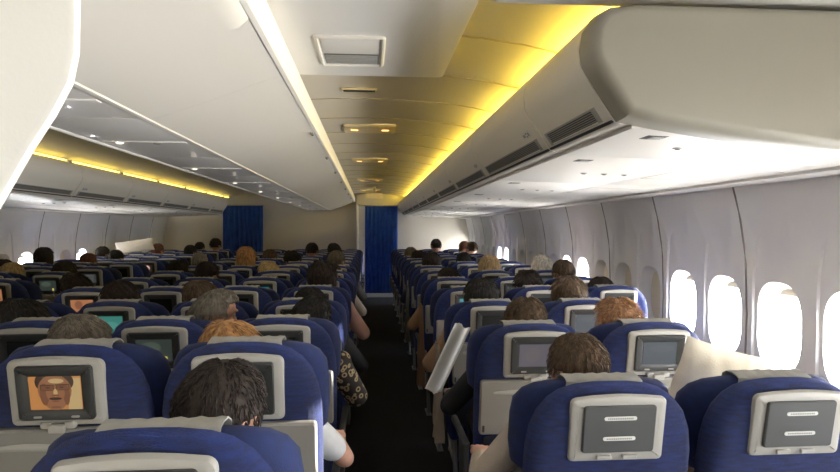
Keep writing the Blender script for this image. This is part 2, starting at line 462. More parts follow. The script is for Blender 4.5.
# centre bins: a sloping face up to a bright rail beside the aisle, glossy grey panel under the middle
def centre_bin(k, y0, y1):
    root = empty('centre_overhead_bin', (CX, (y0+y1)/2, 1.93))
    tag(root, 'broad cream centre overhead bin with aisle rail over the middle seats, %s from the camera' % ordn[k], 'overhead bin', 'centre overhead bins')
    inv = Matrix.Translation(-root.location)
    def fin(o): o.data.transform(inv); o.parent = root; return o
    dz = -.022 if k == 0 else 0
    for s in (1, -1):
        prof = [(-.345,2.20),(-.335,2.14),(-.345,2.118),(-.375,2.108+dz),(-.41,2.098+dz),(-.62,2.015+dz),(-.82,1.945+dz),(-.858,1.935+dz),(-.88,2.00),(-.95,2.20)]
        bm = bmesh.new(); extrude_y(bm, prof, y0+.001, y1-.001)
        o = obj('bin_door', bm, M_binw); mirror_obj(o, s); fin(o)
        bm = bmesh.new()
        extrude_y(bm, [(-.333,2.222),(-.322,2.215),(-.320,2.135),(-.330,2.116),(-.347,2.112),(-.352,2.118),(-.352,2.222)], y0+.0005, y1-.0005)
        o = obj('aisle_rail', bm, mat('rail_white', (.88,.86,.80), .3)); mirror_obj(o, s); fin(o)
        bm = bmesh.new()
        extrude_y(bm, [(-.862,1.930),(-.878,1.928),(-.888,1.934),(-.886,1.95),(-.862,1.95)], y0+.0005, y1-.0005)
        o = obj('lower_edge_trim', bm, mat('rail_white', (.88,.86,.80), .3)); mirror_obj(o, s); fin(o)
        if k >= 3:
            bm = bmesh.new(); add_box(bm, (-.372,y0+.08,2.096), (-.350,y0+.14,2.111), .006); add_box(bm, (-.366,y0+.095,2.093), (-.354,y0+.125,2.098), .002, mi=1)
            o = obj('door_latch', bm, [M_silver, M_dark]); mirror_obj(o, s); fin(o)
    bm = bmesh.new(); add_box(bm, (2*CX+.885,y0+.002,1.936), (-.885,y1-.002,1.955), .003); fin(obj('service_underside', bm, M_psug))
    n = 1
    for j in range(n):
        yy = y0 + (j+.5)*(y1-y0)/n
        bm = bmesh.new(); add_box(bm, (CX-.20,yy-.02,1.931), (CX+.20,yy+.02,1.938), .003)
        f = fin(obj('lamp_strip', bm, M_psug))
        for xx in (-.12,.06):
            bm = bmesh.new(); r = bmesh.ops.create_uvsphere(bm, u_segments=12, v_segments=6, radius=.02)
            for v in bm.verts: v.co = Vector((CX+xx+v.co.x, yy+v.co.y, 1.931+v.co.z*.4))
            o = obj('reading_light', bm, M_rlamp if xx < 0 else M_silver); o.data.transform(inv); o.parent = f
    return root
cend = [.70] + ends
for k in range(len(cend)-1): centre_bin(k, cend[k], cend[k+1])

# yellow cove tubes
for sgn, nm, m in ((1,'right',M_lamp_y),(-1,'left',M_lamp_y2)):
    k = 0; y = Y_E+.05 if sgn > 0 else 3.8
    yend = 13.2
    while y < yend:
        y1 = min(y+1.22, yend)
        xx = .80 if sgn > 0 else 2*CX-.80
        root = empty('cove_lamp', (xx, (y+y1)/2, 2.18))
        tag(root, 'yellow fluorescent cove tube lying on top of the %s bins, %s from the camera' % (nm, ordn[k]), 'lamp', 'yellow cove tubes on the %s bins' % nm)
        bm = bmesh.new(); tube(bm, [(0,-(y1-y)/2+.03,.016),(0,(y1-y)/2-.03,.016)], .008, 8); obj('tube', bm, m, root)
        for yy in (-(y1-y)/2+.01, (y1-y)/2-.01):
            box('tube_holder', (-.014,yy-.012,-.004), (.014,yy+.012,.024), M_silver, root, .002)
        y += 1.27; k += 1

# ceiling fittings in the aisle
for k, (yy, sc) in enumerate(((4.75,1),(6.9,1),(9.6,1),(12.0,.9))):
    root = empty('ceiling_light', (.0, yy, 2.308))
    tag(root, 'cream ceiling light plate with two small warm lamps over the aisle, %s from the camera' % ordn[k], 'ceiling light', 'ceiling light plates over the aisle')
    box('plate', (-.20,-.16,-.022), (.20,.16,-.0035), M_fixt, root, .004)
    for s in (-1,1):
        bm = bmesh.new(); add_box(bm, (s*.12-.028,-.02,-.026), (s*.12+.028,.02,-.020), .004); obj('bulb', bm, M_warm, root)
root = empty('slot_vent', (-.06, 3.45, 2.306)); tag(root, 'thin dark slot vent in the aisle ceiling behind the lowered panel', 'vent')
box('frame', (-.10,-.03,-.012), (.10,.03,-.002), M_fixt, root, .003); box('slot', (-.09,-.018,-.014), (.09,.018,-.011), M_dark, root, .001)
root = empty('ceiling_vent', (-.075, 2.44, 2.2205)); tag(root, 'square ceiling vent with grey louvres in the lowered panel above the aisle', 'vent')
bm = bmesh.new(); loft_slab(bm, rrect(0,0,.27,.40,.02,3), [(0,0),(0,-.004),(-.005,-.009),(-.012,-.010),(-.018,-.006),(-.018,0)], lambda u, v, w: Vector((u,v,w)), hole=True); obj('frame', bm, M_binw, root)
bm = bmesh.new(); add_box(bm, (-.11,-.17,-.006), (.11,.02,-.002), .002); obj('cover_plate', bm, M_binw, root)
bm = bmesh.new(); add_box(bm, (-.11,.03,-.004), (.11,.17,-.001))
for i in range(6): add_box(bm, (-.108,.038+i*.022,-.008), (.108,.047+i*.022,-.003), .001, mi=1)
obj('louvre', bm, [M_dark, M_silver], root)
root = empty('hanging_sign', (.08, 11.0, 2.12)); tag(root, 'small cream sign box hanging from the aisle ceiling before the curtain', 'sign')
box('sign_box', (-.15,-.03,-.05), (.15,.03,.05), M_fixt, root, .008); box('bracket', (-.02,-.01,.05), (.02,.01,.183), M_silver, root, .002)
# lamps of the galley behind the camera
for k, (xx, yy) in enumerate(((1.2,-1.0),(1.2,.6),(-1.2,-1.2),(0,-1.6))):
    zt = 2.174 if xx > .4 else (2.219 if xx == 0 else 2.268)
    root = empty('galley_light', (xx, yy, zt)); tag(root, 'white square galley ceiling lamp behind the camera, %s of four' % ordn[k], 'ceiling light', 'galley ceiling lamps')
    bm = bmesh.new(); add_box(bm, (-.17,-.17,-.02), (.17,.17,-.001), .006); obj('housing', bm, M_silver, root)
    bm = bmesh.new(); add_box(bm, (-.15,-.15,-.026), (.15,.15,-.019), .003); obj('diffuser', bm, M_clight, root)

# closet partition at the left edge, just ahead of the camera
bm = bmesh.new()
pr = [(-1.9,2.262),(-.305,2.262),(-.292,2.24),(-.286,1.72),(-.287,1.675),(-.293,1.645),(-.310,1.612),(-.330,1.58),(-.370,1.508),(-.43,1.38),(-.49,1.22),(-.52,1.05),(-.53,.8),(-.53,0),(-1.9,0)]
loft_slab(bm, pr, [(-.006,.612),(-.001,.614),(0,.617),(0,.622),(-.001,.626),(-.006,.628)], lambda u, v, w: Vector((u, w, v)))
tag(obj('partition', bm, mat('partition_white', (.86,.85,.79), .45, bump=.1)), 'bright white partition panel with a curved edge filling the upper left corner', 'partition')

# curtains
def curtain(x0, x1, z0, z1, yb, lab):
    root = empty('curtain', ((x0+x1)/2, yb, 0)); tag(root, lab, 'curtain', 'blue class curtains')
    w = x1-x0; n = 120; bm = bmesh.new(); rows = []
    zs = [z0+(z1-z0)*t/14 for t in range(15)]
    for z in zs:
        a = .022 + .018*(1-(z-z0)/(z1-z0))
        r = []
        for i in range(n+1):
            u = i/n; ph = u*2*PI*9 + .5*math.sin(u*13)
            r.append(bm.verts.new((-w/2 + u*w + .008*math.sin(ph*2), a*math.sin(ph) + .004*math.sin(5*z+u*20), z)))
        rows.append(r)
    for a, b in zip(rows, rows[1:]):
        for i in range(n): bm.faces.new((a[i], a[i+1], b[i+1], b[i]))
    bmesh.ops.solidify(bm, geom=bm.faces[:], thickness=.004)
    obj('cloth', bm, M_curt, root, smooth=60)
    bm = bmesh.new(); tube(bm, [(-w/2-.02,0,z1+.012),(w/2+.02,0,z1+.012)], .011, 10); obj('curtain_rail', bm, M_silver, root)
curtain(-.11, .60, .12, 2.02, 13.16, 'dark blue pleated curtain closing the aisle straight ahead of the camera')
curtain(2*CX-.92, 2*CX-.10+.02, .12, 2.02, 13.16, 'dark blue pleated curtain closing the far aisle on the left')

# ------------------------------------------------------------------ seats
T = math.radians(10); PY, PZ = .13, .42
def B(u, v, w):      # back coordinates: across, up the back, out of the rear face
    return Vector((u, PY - v*math.sin(T) - w*math.cos(T), PZ + v*math.cos(T) - w*math.sin(T)))
def sym(half): return half + [(-u, v) for u, v in half[::-1] if abs(u) > 1e-6]
def screen_face(bm, items):
    """flat coloured patches lying on the LCD: items = (mi, cx, cy, w, h, shape) in fractions of the screen"""
    W, Hh = .138, .104
    for j, (mi, cx, cy, w, h, s) in enumerate(items):
        lay = .0072 + .00012*(j+1)
        if s == 'r': pts = [(cx-w/2,cy-h/2),(cx+w/2,cy-h/2),(cx+w/2,cy+h/2),(cx-w/2,cy+h/2)]
        else: pts = [(cx+w/2*math.cos(a), cy+h/2*math.sin(a)) for a in [2*PI*i/20 for i in range(20)]]
        f = bm.faces.new([bm.verts.new(B(px*W/2, .600+py*Hh/2, lay)) for px, py in pts]); f.material_index = mi
def em(name, c, s=1.0): return emis('screen_'+name, c, s*.55)
S_off = mat('screen_off', (.020,.022,.022), .12)
SCR = {
 'off': ([S_off], []),
 'face': ([em('orange',(.70,.30,.08),.75), em('skin',(.40,.17,.075),.7), em('dark',(.07,.035,.02),.6), em('pale',(.72,.50,.22),.75), em('shade',(.30,.11,.05),.6), em('lips',(.34,.09,.06),.6)],
   [(3,.72,-.1,.52,1.7,'r'),(2,-.50,.55,.52,.85,'e'),(2,.48,.57,.50,.82,'e'),(1,-.02,.10,1.30,1.72,'e'),(1,-.02,-.35,.95,1.25,'e'),(4,-.42,-.1,.35,1.2,'e'),(4,.42,-.15,.26,1.1,'e'),
    (1,0,.0,.72,1.2,'e'),(3,.06,.62,.6,.26,'e'),(4,-.27,.26,.44,.30,'e'),(4,.28,.28,.44,.30,'e'),(2,-.28,.40,.54,.05,'r'),(2,.29,.42,.54,.05,'r'),
    (2,-.28,.12,.46,.03,'r'),(2,.29,.14,.46,.03,'r'),(2,-.54,.28,.03,.28,'r'),(2,.55,.30,.03,.28,'r'),(2,-.05,.28,.03,.24,'r'),(2,.07,.28,.03,.24,'r'),(2,-.26,.27,.16,.08,'e'),(2,.27,.29,.16,.08,'e'),
    (3,.02,.0,.16,.42,'e'),(4,.01,-.14,.30,.10,'e'),(2,.0,-.32,.50,.15,'e'),(5,.0,-.46,.30,.08,'e'),(4,0,-.78,.4,.10,'e')]),
 'map': ([em('mapgrey',(.05,.065,.055),.7), em('mapyellow',(.75,.62,.15),.9), em('mapgreen',(.10,.13,.10),.7)], [(2,-.2,.2,1.2,.9,'e'),(1,.62,-.72,.22,.4,'r')]),
 'yellow': ([em('yellow',(.85,.68,.25),1.1), em('dark',(.07,.035,.02),.6)], [(1,-.8,-.2,.3,1.2,'r'),(1,-.5,-.9,.9,.3,'r')]),
 'teal': ([em('teal',(.07,.32,.26),.7), em('teal2',(.12,.42,.36),.7)], [(1,.2,-.1,1.0,.8,'e')]),
 'green': ([em('green',(.16,.33,.25),.6), em('green2',(.35,.45,.36),.6)], [(1,.3,-.5,1.2,.25,'r')]),
 'cyan': ([em('cyan',(.06,.38,.46),.9), em('cyan2',(.20,.55,.60),.9)], [(1,-.2,.1,1.1,.5,'e'),(1,.5,-.6,.8,.2,'r')]),
 'orange': ([em('flesh',(.60,.25,.11),.75), em('flesh2',(.38,.14,.07),.7)], [(1,-.3,.2,.7,1.1,'e'),(1,.5,-.6,.8,.5,'e')]),
 'white': ([em('night',(.08,.05,.03),.5), em('cream',(.9,.8,.65),1.3)], [(1,-.45,.45,.8,.28,'r'),(1,.35,.35,.6,.6,'e'),(1,.1,-.45,.9,.3,'e'),(0,.35,.35,.25,.3,'e')]),
 'grey': ([em('bluegrey',(.10,.125,.15),.8), em('bluegrey2',(.12,.145,.17),.8)], [(1,.1,.35,1.5,.6,'e')]),
 'mauve': ([em('mauve',(.13,.12,.15),.8), em('mauve2',(.16,.135,.15),.8)], [(1,-.2,0,.9,1.2,'e')]),
 'lines': ([em('lineback',(.06,.065,.065),.7), em('linetext',(.16,.17,.17),.7)], [(1,0,y,1.4,.14,'r') for y in (.6,.3,0,-.3,-.6)]),
 'pink': ([em('night',(.08,.05,.03),.5), em('pink',(.75,.45,.38),1.1)], [(1,.2,.1,.9,1.3,'e')]),
}
SDESC = {'off':'dark unlit screen','face':'man in glasses on screen','map':'dim map on its screen','yellow':'pale yellow screen','teal':'teal screen','green':'pale green screen',
 'cyan':'cyan screen','orange':'orange screen','white':'film playing on screen','grey':'blue-grey screen','mauve':'dim mauve screen','lines':'dim screen with text lines','pink':'pink lit screen','stow':'dark stowed panel'}
screen_mesh = {}
def screen_obj(kind, parent):
    if kind in screen_mesh:
        o = bpy.data.objects.new('screen', screen_mesh[kind]); C.objects.link(o); o.parent = parent; return o
    mats, items = SCR[kind]; bm = bmesh.new()
    loft_slab(bm, rrect(0,.600,.138,.104,.003,2), [(0,.004),(0,.0072)], B)
    screen_face(bm, items)
    o = obj('screen', bm, mats, parent, smooth=0, recalc=False); screen_mesh[kind] = o.data
    return o
def make_seat(kind, extra_arm):
    root = empty('airline_seat')
    # rear shell
    bm = bmesh.new()
    half = [(0,.702),(.05,.701),(.10,.695),(.14,.682),(.175,.657),(.202,.622),(.220,.575),(.229,.515),(.231,.44),(.230,.30),(.226,.12),(.215,0)]
    loft_slab(bm, sym(half), [(-.11,.012),(-.075,.011),(-.045,.008),(-.022,.002),(-.007,-.010),(0,-.028),(0,-.060),(-.010,-.078),(-.03,-.085)], B)
    obj('back_shell', bm, M_fab, root, smooth=60)
    # headrest with wings
    bm = bmesh.new()
    half = [(0,.690),(.08,.690),(.14,.687),(.185,.674),(.215,.650),(.236,.612),(.242,.56),(.243,.47),(.236,.41),(.20,.385),(0,.38)]
    def HB(u, v, w):
        k = max(0, abs(u)-.13)/.11
        return B(u, v, w - .055*k*k)
    bm2 = sym(half)
    loft_slab(bm, bm2, [(-.10,-.088),(-.03,-.090),(-.008,-.098),(0,-.115),(0,-.135),(-.010,-.149),(-.035,-.157),(-.10,-.156)], HB)
    hr = obj('headrest', bm, M_fab2, root, smooth=60)
    # cloth cover draped over the headrest
    bm = bmesh.new(); rows = []
    path = [(.605,-.170),(.652,-.171),(.684,-.166),(.698,-.150),(.702,-.125),(.702,-.105),(.699,-.090),(.690,-.0865),(.680,-.0865)]
    for i in range(19):
        u = -.110 + .22*i/18
        wob = .0014*math.sin(i*1.9)+.0008*math.sin(i*4.1)
        rows.append([bm.verts.new(B(u*(1+.02*math.sin(j)), v+wob*(1 if 2 < j < 7 else .4) - .25*(u*u)*(j>6), w + wob*(1 if j < 3 or j > 6 else 0))) for j, (v, w) in enumerate(path)])
    for a, b in zip(rows, rows[1:]):
        for j in range(len(path)-1): bm.faces.new((a[j], a[j+1], b[j+1], b[j]))
    bmesh.ops.recalc_face_normals(bm, faces=bm.faces)
    bmesh.ops.solidify(bm, geom=bm.faces[:], thickness=.003)
    cvv = obj('headrest_cover', bm, M_cover, hr, smooth=60); hr.location = (0, .002, -.012)
    # silver frame
    if kind == 'stow':
        c, h = .598, .160; W = .255
        bm = bmesh.new(); loft_slab(bm, rrect(0,c-.006,W,h+.018,.012,4,arch=.010), [(.003,.006),(.003,.012),(0,.018),(-.006,.021),(-.016,.022)], B)
        fr = obj('panel_frame', bm, M_silver, root)
        bm = bmesh.new(); loft_slab(bm, rrect(0,c+.002,.196,.136,.008,3), [(0,.020),(0,.028),(-.003,.031)], B)
        st = obj('stowed_panel', bm, M_stow, fr)
        for vv in (.634,.575):
            bm = bmesh.new(); loft_slab(bm, rrect(0,vv,.088,.011,.005,3), [(0,.030),(0,.0325)], B)
            for i in range(14): loft_slab(bm, rrect(-.033+i*.0050,vv,.0036,.0045,.0008,1), [(0,.032),(0,.0332)], B, mi=1)
            obj('instruction_label', bm, [M_label, M_grille], st)
        for s in (-1,1):
            bm = bmesh.new(); loft_slab(bm, rrect(s*.035,.516,.04,.013,.003,2), [(0,.018),(0,.027),(-.002,.029)], B); obj('hinge', bm, M_silver, fr)
        t0, t1 = .16, .385
    else:
        c, h = .594, .176; W = .252
        bm = bmesh.new(); loft_slab(bm, rrect(0,c-.002,W,h,.014,4,arch=.010), [(.003,.004),(.003,.011),(0,.018),(-.006,.021),(-.016,.022)], B)
        fr = obj('screen_frame', bm, M_silver, root)
        def BB(u, v, w): return B(u, v, w)
        bm = bmesh.new()
        loft_slab(bm, rrect(0,.598,.204,.152,.010,3), [(0,.020),(0,.028),(-.003,.031),(-.020,.031),(-.0315,.0245)], B)
        hs = obj('screen_housing', bm, M_bezel, fr)
        bm = bmesh.new()
        for s in (-1,1):
            loft_slab(bm, rrect(s*.05,.533,.022,.006,.002,1), [(0,.030),(0,.0325)], B)
        obj('screen_button', bm, M_silver, hs)
        for s in (-1,1):
            bm = bmesh.new(); loft_slab(bm, rrect(s*.032,.507,.030,.018,.005,2), [(0,.018),(0,.030),(-.003,.033)], B); obj('hinge', bm, M_silver, fr)
        t0, t1 = .268, .497
    # stowed tray table
    bm = bmesh.new(); loft_slab(bm, rrect(0,(t0+t1)/2,.44,t1-t0,.012,3), [(-.002,.010),(0,.014),(0,.030),(-.005,.036)], B)
    tr = obj('tray_table', bm, M_tray, root)
    bm = bmesh.new(); loft_slab(bm, rrect(-.075,t1-.052,.19,.014,.006,3,arch=.008), [(0,.0345),(0,.0375),(-.003,.0390)], B); obj('cup_ridge', bm, M_silver, tr)
    bm = bmesh.new(); loft_slab(bm, rrect(0,t1+.004,.045,.022,.005,2), [(0,.030),(0,.040),(-.003,.043)], B); obj('tray_latch', bm, M_silver, tr)
    bm = bmesh.new(); loft_slab(bm, rrect(-.205,t0+.028,.009,.028,.002,2), [(0,.034),(0,.0385)], B); obj('side_clip', bm, M_dark, tr)
    # pocket
    bm = bmesh.new(); loft_slab(bm, rrect(0,.135,.40,.235,.02,3), [(0,.008),(0,.015),(-.008,.019)], B)
    obj('literature_pocket', bm, mat('pocket_net', (.02,.025,.05), .9, bump=.4), root)
    # cushion, arms, legs
    bm = bmesh.new(); add_box(bm, (-.218,.165,.335), (.218,.66,.412), .03, 4); obj('seat_cushion', bm, M_cush, root)
    xs = [-.2475] + ([.2475] if extra_arm else [])
    for x in xs:
        bm = bmesh.new(); add_box(bm, (x-.0145,.19,.572), (x+.0145,.58,.600), .010, 3)
        a = obj('armrest', bm, M_stow, root)
        bm = bmesh.new(); add_box(bm, (x-.010,.20,.38), (x+.010,.36,.571), .006, 2); obj('arm_support', bm, M_stow, a)
    for s in (-1,1):
        bm = bmesh.new(); tube(bm, [(s*.18,.26,.332),(s*.18,.22,.18),(s*.18,.16,.012)], .014, 8); tube(bm, [(s*.18,.52,.332),(s*.18,.40,.2),(s*.18,.22,.18)], .011, 8); add_box(bm, (s*.18-.02,.13,0), (s*.18+.02,.30,.012), .003)
        obj('leg', bm, M_metal, root)
    return root
protos = {(k, e): make_seat(k, e) for k in ('scr','stow') for e in (False, True)}
used = set()
blocks = {
 'R': dict(cols=[.655,1.160,1.665], names=['aisle seat','middle seat','window seat'], blk='right block', rows=[1.53+.787*r for r in range(14)]),
 'C': dict(cols=[-1.850,-1.358,-.866,-.374], names=['left aisle seat','left inner seat','right inner seat','right aisle seat'], blk='centre block', rows=[.985,1.73,2.49,3.25]+[4.03+.787*r for r in range(11)]),
 'L': dict(cols=[-3.87,-3.365,-2.86], names=['window seat','middle seat','aisle seat'], blk='left block', rows=[4.02+.787*r for r in range(11)]),
}
COLI = {'a':('R',0),'b':('R',1),'c':('R',2),'d':('C',3),'e':('C',2),'f':('C',1),'g':('C',0),'h':('L',2),'i':('L',1),'k':('L',0)}
# what the lit screens show, by column letter and row (1 = nearest of its block)
SC = {('a',1):'stow',('b',1):'stow',('a',2):'mauve',('b',2):'grey',('b',3):'grey',('a',3):'off',('a',4):'cyan',('b',5):'lines',('e',2):'face',('e',3):'map',
      ('e',4):'yellow',('f',4):'teal',('g',4):'green',('d',5):'white',('g',5):'orange',('e',6):'cyan',('f',6):'white',('f',7):'pink',('h',2):'orange',('h',3):'map',('h',4):'lines',
      ('h',6):'pink',('h',7):'teal',('g',6):'pink',('i',3):'grey',('c',6):'grey',('g',8):'white',('e',8):'teal',('a',7):'grey'}
def is_first_three(b, r): return b == 'R' and r < 3
seat_at = {}
for bk, bd in blocks.items():
    for r, y in enumerate(bd['rows']):
        for c, x in enumerate(bd['cols']):
            if bk == 'R' and c == 2 and r < 3: continue
            if bk == 'C':
                if c == 2 and r < 1: continue
                if c == 1 and r < 1: continue
                if c == 0 and r < 2: continue
            letter = [l for l, v in COLI.items() if v == (bk, c)][0]
            kind = SC.get((letter, r+1), 'off')
            last = (c == len(bd['cols'])-1) or (bk == 'R' and r < 3 and c == 1)
            pk = ('stow' if kind == 'stow' else 'scr', last)
            if pk in used: s = copy_tree(protos[pk])
            else: s = protos[pk]; used.add(pk); s['_first'] = 1
            # screens of the proto are added after copying, so remove stale ones
            s.location = (x, y, 0)
            hgt = 1.0
            if bk == 'C': hgt = {0:1.038, 1:1.045, 2:1.01}.get(r, 1.0)
            if bk == 'R' and r == 0: hgt = .968
            s.scale = (1, 1, hgt)
            if bk == 'C' and r == 0:
                for hh in s.children:
                    if hh.name.startswith('headrest'): hh.location = (0, .004, -.024)
            rowname = ordn[r]
            tag(s, 'blue seat, %s, %s of %s, %s row ahead' % (SDESC[kind], bd['names'][c], bd['blk'], rowname), 'airline seat', 'blue airline seats in rows')
            seat_at[(letter, r+1)] = (s, kind)
for (letter, r), (s, kind) in seat_at.items():
    if kind != 'stow':
        fr = [c for c in s.children_recursive if c.name.startswith('screen_housing')][0]
        # the LCD lies in the recess of its housing
        so = screen_obj(kind, s)
        so.parent = fr
        so.location = B(0,0,.0185)-B(0,0,0)
for k_, p_ in protos.items():
    if '_first' in p_: del p_['_first']
    if k_ not in used:
        for c in list(p_.children_recursive): bpy.data.objects.remove(c)
        bpy.data.objects.remove(p_)

# ------------------------------------------------------------------ passengers
def capsule(bm, p0, p1, r0, r1, seg=14):
    p0, p1 = Vector(p0), Vector(p1); n = 6
    pts = []; rad = []
    d = (p1-p0); L = d.length; t = d/L
    for i in range(1, n): a = PI/2*i/n; pts.append(p0 - t*r0*math.cos(a)); rad.append(r0*math.sin(a))
    for i in range(7): pts.append(p0+d*i/6); rad.append(r0+(r1-r0)*i/6)
    for i in range(n-1, 0, -1): a = PI/2*i/n; pts.append(p1 + t*r1*math.cos(a)); rad.append(r1*math.sin(a))
    tube(bm, pts, rad, seg)
def ell(bm, c, r, rot=None, seg=20):
    g = bmesh.ops.create_uvsphere(bm, u_segments=seg, v_segments=seg//2+2, radius=1)
    for v in g['verts']:
        p = Vector((v.co.x*r[0], v.co.y*r[1], v.co.z*r[2]))
        if rot: p = rot @ p
        v.co = Vector(c)+p
def voxel(bm, size, smooth=3, name='tmp'):
    me = bpy.data.meshes.new(name); bm.to_mesh(me); bm.free()
    o = bpy.data.objects.new(name, me); C.objects.link(o)
    m = o.modifiers.new('r', 'REMESH'); m.mode = 'VOXEL'; m.voxel_size = size
    s = o.modifiers.new('s', 'SMOOTH'); s.factor = .5; s.iterations = smooth
    bpy.context.view_layer.update()
    dg = bpy.context.evaluated_depsgraph_get()
    out = bpy.data.meshes.new_from_object(o.evaluated_get(dg))
    bpy.data.objects.remove(o); bpy.data.meshes.remove(me)
    return out
HC = Vector((0,.330,1.09))      # head centre
def head_rot(yaw, pitch=0): return Matrix.Rotation(yaw, 3, 'Z') @ Matrix.Rotation(pitch, 3, 'X')
def skeleton(pose):
    J = dict(pelvis=(0,.37,.535))
    for s, n in ((-1,'l'),(1,'r')):
        J['sh'+n] = (s*.168,.335,.895); J['el'+n] = (s*.187,.43,.70); J['wr'+n] = (s*.125,.62,.68)
        J['hip'+n] = (s*.085,.40,.535); J['kn'+n] = (s*.095,.755,.540); J['an'+n] = (s*.085,.745,.10)
    if pose == 'arm': J['elr'] = (.295,.40,.715); J['wrr'] = (.262,.61,.705)
    if pose == 'arm_left': J['ell'] = (-.295,.40,.715); J['wrl'] = (-.262,.61,.705)
    return {k: Vector(v) for k, v in J.items()}
def build_person(pose, R):
    J = skeleton(pose); bm = bmesh.new()
    # trunk
    ell(bm, J['pelvis']+Vector((0,0,.02)), (.155,.10,.085)); ell(bm, (0,.355,.67), (.130,.090,.13)); ell(bm, (0,.34,.80), (.152,.092,.13)); ell(bm, (0,.335,.87), (.160,.075,.07))
    capsule(bm, (0,.335,.91), HC+Vector((0,-.012,-.06)), .056, .050)
    for n in 'lr':
        s = 1 if n == 'r' else -1
        ell(bm, J['sh'+n], (.055,.052,.055))
        capsule(bm, J['sh'+n], J['el'+n], .047, .036); capsule(bm, J['el'+n], J['wr'+n], .038, .026)
        capsule(bm, J['hip'+n], J['kn'+n], .078, .053); capsule(bm, J['kn'+n], J['an'+n], .052, .034)
        capsule(bm, J['an'+n]+Vector((0,0,-.035)), J['an'+n]+Vector((s*.01,.14,-.066)), .036, .030)
        # hand: palm, four fingers curled over, thumb from the side
        d = (J['wr'+n]-J['el'+n]).normalized(); side = Vector((d.y,-d.x,0)).normalized()
        dn = Vector((0,0,-1))
        palm = J['wr'+n] + d*.055
        rot = Matrix((side, d, side.cross(d))).transposed()
        ell(bm, palm, (.040,.052,.016), rot)
        for i, ln in enumerate((.068,.078,.072,.056)):
            off = side*(-.030+.020*i)
            k0 = palm + d*.040 + off; k1 = k0 + d*ln*.55 + dn*.006; k2 = k1 + d*ln*.40 + dn*.020
            capsule(bm, k0, k1, .0088, .0080, 8); capsule(bm, k1, k2, .0080, .0068, 8)
        th = -s
        t0 = palm - d*.018 + side*(.034*th); t1 = t0 + d*.034 + side*(.022*th); t2 = t1 + d*.028 + side*(.004*th) + dn*.008
        capsule(bm, t0, t1, .0115, .0095, 8); capsule(bm, t1, t2, .0095, .0078, 8)
    # head
    def h(x, y, z): return HC + R @ Vector((x, y, z))
    ell(bm, h(0,-.008,.028), (.077,.096,.088), R, 24); ell(bm, h(0,.022,-.035), (.060,.070,.078), R)
    ell(bm, h(0,.060,-.088), (.034,.030,.024), R)
    capsule(bm, h(0,.088,.018), h(0,.108,-.022), .010, .014, 10); ell(bm, h(0,.100,-.028), (.018,.013,.010), R)
    for s in (-1,1):
        ell(bm, h(s*.078,-.008,-.008), (.010,.019,.032), R, 12); ell(bm, h(s*.036,.078,.030), (.024,.012,.008), R, 12)
        ell(bm, h(s*.045,.062,-.022), (.026,.022,.020), R, 12)
    ell(bm, h(0,.086,-.055), (.024,.010,.006), R, 12); ell(bm, h(0,.083,-.066), (.021,.011,.007), R, 12)
    me = voxel(bm, .0058, 3)
    return J, me
def cloth_meshes(J, pose):
    bm = bmesh.new()
    ell(bm, (0,.365,.60), (.160,.108,.11)); ell(bm, (0,.355,.69), (.146,.104,.14)); ell(bm, (0,.34,.80), (.165,.104,.135)); ell(bm, (0,.335,.875), (.178,.086,.065))
    capsule(bm, (0,.333,.90), (0,.330,.945), .072, .062)
    for n in 'lr':
        ell(bm, J['sh'+n], (.067,.064,.066)); capsule(bm, J['sh'+n], J['el'+n], .060, .050)
        capsule(bm, J['el'+n], J['wr'+n]-(J['wr'+n]-J['el'+n])*.12, .050, .037)
    long = voxel(bm, .010, 3)
    bm = bmesh.new()
    ell(bm, (0,.365,.60), (.160,.108,.11)); ell(bm, (0,.355,.69), (.146,.104,.14)); ell(bm, (0,.34,.80), (.165,.104,.135)); ell(bm, (0,.335,.875), (.178,.086,.065))
    capsule(bm, (0,.333,.90), (0,.330,.940), .070, .060)
    for n in 'lr':
        ell(bm, J['sh'+n], (.067,.064,.066)); capsule(bm, J['sh'+n], J['sh'+n]+(J['el'+n]-J['sh'+n])*.72, .060, .056)
    short = voxel(bm, .010, 3)
    bm = bmesh.new()
    ell(bm, J['pelvis']+Vector((0,0,.015)), (.160,.108,.085))
    for n in 'lr':
        capsule(bm, J['hip'+n], J['kn'+n], .084, .060); capsule(bm, J['kn'+n], J['an'+n]+Vector((0,0,.03)), .062, .046)
    trous = voxel(bm, .010, 3)
    bm = bmesh.new()
    for n in 'lr':
        capsule(bm, J['an'+n]+Vector((0,-.015,-.052)), J['an'+n]+Vector((0,.15,-.060)), .044, .038); capsule(bm, J['an'+n]+Vector((0,0,-.04)), J['an'+n]+Vector((0,0,.0)), .045, .044)
    for v in bm.verts: v.co.z = max(v.co.z, .004)
    shoes = voxel(bm, .010, 2)
    return long, short, trous, shoes
